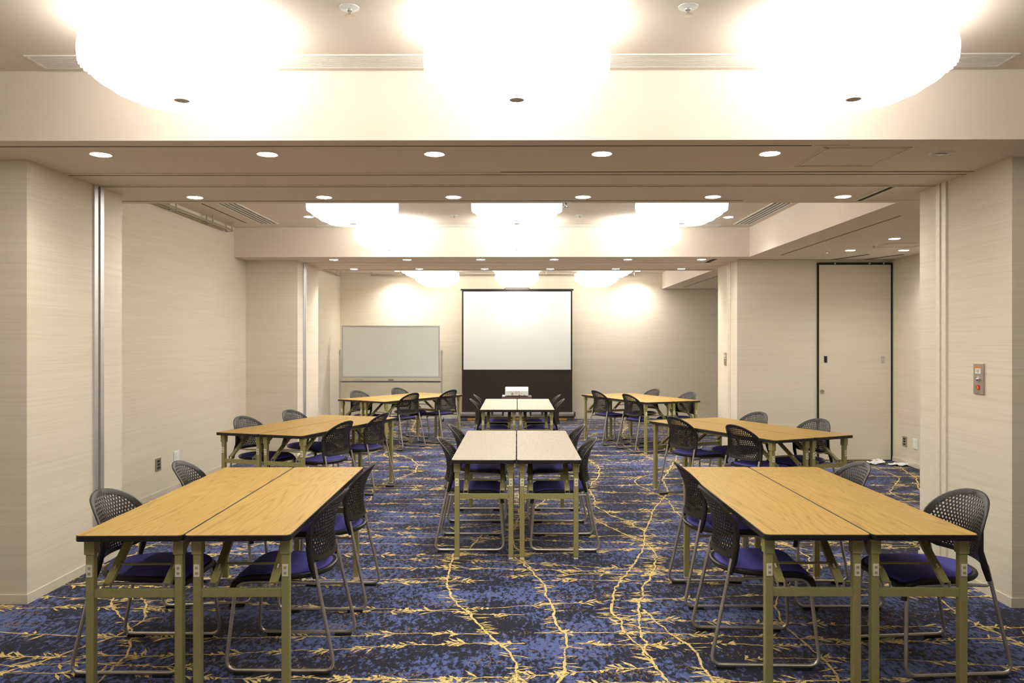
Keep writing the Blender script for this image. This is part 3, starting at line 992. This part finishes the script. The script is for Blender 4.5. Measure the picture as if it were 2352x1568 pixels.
for x in (-.83, .0, .83):
    f = MB(); f.box(x - .12, x + .12, -.2, .12, .028, .05)
    f.build('foot', M['brown'], t, bevel=.004)
    MB().box(x - .11, x + .11, -.18, .1, 0, .028).build('foot_pad', M['clip2'], t)

# ------------------------------------------------------------------ whiteboard
WX0, WX1, WY = -3.285, -1.445, 14.7
cx, hw = (WX0 + WX1) / 2, (WX1 - WX0) / 2
t = thing('whiteboard', (cx, WY, 0), 0, 'wheeled whiteboard on a silver stand left of the projection screen', 'whiteboard')
MB().box(-hw + .02, hw - .02, -.012, .012, .87, 1.80).build('board_panel', M['board'], t)
b = MB(); b.box(-hw, hw, -.016, .016, 1.795, 1.825); b.box(-hw, hw, -.016, .016, .845, .875)
b.box(-hw, -hw + .022, -.016, .016, .87, 1.80); b.box(hw - .022, hw, -.016, .016, .87, 1.80)
b.build('board_frame', M['alu'], t, bevel=.003)
b = MB(); b.box(-hw - .02, hw + .02, -.09, .02, .775, .785); b.box(-hw - .02, hw + .02, -.09, -.082, .775, .80)
b.build('pen_tray', M['alu'], t)
MB().box(-hw - .02, hw + .02, -.02, .02, .755, .795).build('crossbar', M['alu'], t)
for s in (-1, 1):
    x = s * (hw + .035)
    p = MB().box(x - .016, x + .016, -.02, .02, .09, 1.37).build('post', M['alu'], t, bevel=.003)
    fo = MB().box(x - .02, x + .02, -.30, .30, .065, .10).build('foot', M['alu'], t, bevel=.004)
    for yy in (-.28, .28):
        c = MB(); c.tube([(x - .013, yy, .032), (x + .013, yy, .032)], .032, 16)
        c.build('caster', M['rubber'], fo, smooth=True)
    MB().box(x - .006 + s * .012, x + .006 + s * .012, -.02, .02, 1.30, 1.34).build('pivot', M['alu'], p)
def on_tray(px): return ((px - 1187) / 1800 * (WY - .055), WY - .055, .786)
x, y, z = on_tray(898)
t = thing('board_eraser', (x, y, z), 0, 'dark board eraser on the middle of the whiteboard tray', 'eraser')
MB().box(-.05, .05, -.02, .02, .0, .02).build('felt', M['rubber'], t); MB().box(-.045, .045, -.018, .018, .02, .04).build('handle', M['satin'], t, bevel=.006)
x, y, z = on_tray(822)
t = thing('marker', (x, y, z), 0, 'dark marker lying at the left end of the whiteboard tray', 'marker')
MB().tube([(-.07, 0, .009), (.03, 0, .009)], .009, 10).build('barrel', M['ink'], t, smooth=True); MB().tube([(.03, 0, .009), (.07, 0, .009)], .0095, 10).build('cap', M['rubber'], t, smooth=True)
for px, c, w in ((950, 'red', 'red-capped marker on the whiteboard tray, left of the other pale one'), (962, 'grey', 'pale marker at the right end of the whiteboard tray')):
    x, y, z = on_tray(px)
    t = thing('marker', (x, y, z), 0, w, 'marker')
    MB().tube([(-.045, 0, .009), (.02, 0, .009)], .008, 10).build('barrel', M['white'], t, smooth=True); MB().tube([(.02, 0, .009), (.045, 0, .009)], .0088, 10).build('cap', M[c], t, smooth=True)

# ------------------------------------------------------------------ projector cart and projector
PY = 12.0
t = thing('projector_cart', (0, PY, 0), 0, 'dark wooden projector cart behind the far centre tables', 'cart')
MB().box(-.225, .225, -.19, .19, .655, .69).build('cart_top', M['walnut'], t, bevel=.003)
MB().box(-.225, .225, -.19, .19, .37, .40).build('shelf', M['walnut'], t, bevel=.003)
MB().box(-.225, .225, -.19, .19, .10, .13).build('shelf', M['walnut'], t, bevel=.003)
for sx in (-1, 1):
    for sy in (-1, 1):
        MB().box(sx * .21 - .012, sx * .21 + .012, sy * .175 - .012, sy * .175 + .012, .07, .655).build('post', M['edge'], t)
        MB().tube([(sx * .21 - .012, sy * .175, .033), (sx * .21 + .012, sy * .175, .033)], .033, 14).build('caster', M['rubber'], t, smooth=True)
t = thing('projector', (0, PY, .69), 0, 'white projector with a grey port panel on the dark cart', 'projector')
pr = []
b = MB()
prof = [(-.14, .012), (-.145, .03), (-.145, .085), (-.135, .122), (-.11, .135), (.09, .135), (.13, .12), (.145, .08), (.145, .02), (.14, .012)]
n = len(prof); vs_ = []
for xx, k in ((-.175, .94), (-.170, 1), (.170, 1), (.175, .94)):
    for (yy, zz) in prof: vs_.append((xx, yy * k, .07 + (zz - .07) * k))
fs = [tuple(range(n)), tuple(range(4 * n - 1, 3 * n - 1, -1))]
for i in range(3):
    for k in range(n): fs.append((i * n + (k + 1) % n, i * n + k, (i + 1) * n + k, (i + 1) * n + (k + 1) % n))
b.add(vs_, fs)
body = b.build('housing', M['white'], t, smooth=True)
rp = MB().box(-.166, .166, -.1485, -.143, .016, .083).build('port_panel', M['grey'], t)
for (px, pz, w, h) in [(-.12, .075, .008, .005), (-.10, .075, .008, .006), (-.078, .075, .008, .005), (-.05, .077, .018, .003), (-.01, .074, .024, .004), (.03, .074, .026, .004),
                       (-.02, .060, .006, .005), (0, .060, .008, .006), (.022, .060, .006, .005), (.043, .060, .006, .005), (-.01, .043, .03, .004), (.035, .043, .022, .004), (.072, .043, .018, .004),
                       (.04, .022, .024, .011), (.115, .024, .012, .010)]:
    MB().box(px - w / 2, px + w / 2, -.150, -.148, pz - h / 2, pz + h / 2).build('port', M['dark'], rp)
MB().disc((-.068, -.1475, .040), .02, (0, -1, 0), .002, 20).build('vent_disc', M['satin'], rp)
MB().lathe([(.045, 0), (.045, .02), (.03, .022)], 20).build('lens', M['edge'], t).matrix_local = Matrix.Translation((.06, .143, .075)) @ Matrix.Rotation(R(-90), 4, 'X')
for sx in (-1, 1): MB().disc((sx * .13, -.1, .013), .012, (0, 0, -1), .013, 12).build('foot', M['edge'], t)
t = thing('remote_control', (-.198, PY - .10, .69), 0, 'small white remote lying at the left of the projector', 'remote control')
MB().box(-.022, .022, -.06, .05, 0, .02).build('case', M['white'], t, bevel=.005)
MB().box(-.012, .012, -.045, .02, .02, .0215).build('keypad', M['grey'], t)
# papers on the carpet by the door
papers = [('crumpled white paper on the carpet at the foot of the partition door, left sheet', 4.47, 9.78, .3), ('folded white paper on the carpet by the door, nearest the right wall', 4.68, 9.64, -.3), ('small white paper on the carpet by the door, between two others', 4.56, 9.95, .2)]
for k, (lab, x, y, a) in enumerate(papers):
    b = MB(); vs_ = []; nn = 7; W_, H_ = (.11, .075) if k < 2 else (.07, .06)
    rnd = random.Random(k + 3)
    for j in range(nn):
        for i in range(nn):
            vs_.append((W_ * (i / (nn - 1) * 2 - 1) + rnd.uniform(-.008, .008), H_ * (j / (nn - 1) * 2 - 1) + rnd.uniform(-.006, .006), .004 + rnd.uniform(0, .026)))
    o = len(vs_)
    vs_ += [(p[0], p[1], p[2] - .003) for p in vs_]
    fs = []
    for j in range(nn - 1):
        for i in range(nn - 1):
            q = j * nn + i
            fs.append((q, q + 1, q + nn + 1, q + nn)); fs.append((o + q, o + q + nn, o + q + nn + 1, o + q + 1))
    b.add(vs_, fs)
    q = b.build('paper_sheet', M['paper'], loc=(x, y, 0.003)); q.rotation_euler = (0, 0, a)
    tag(q, lab, 'paper', 'papers by the partition door')
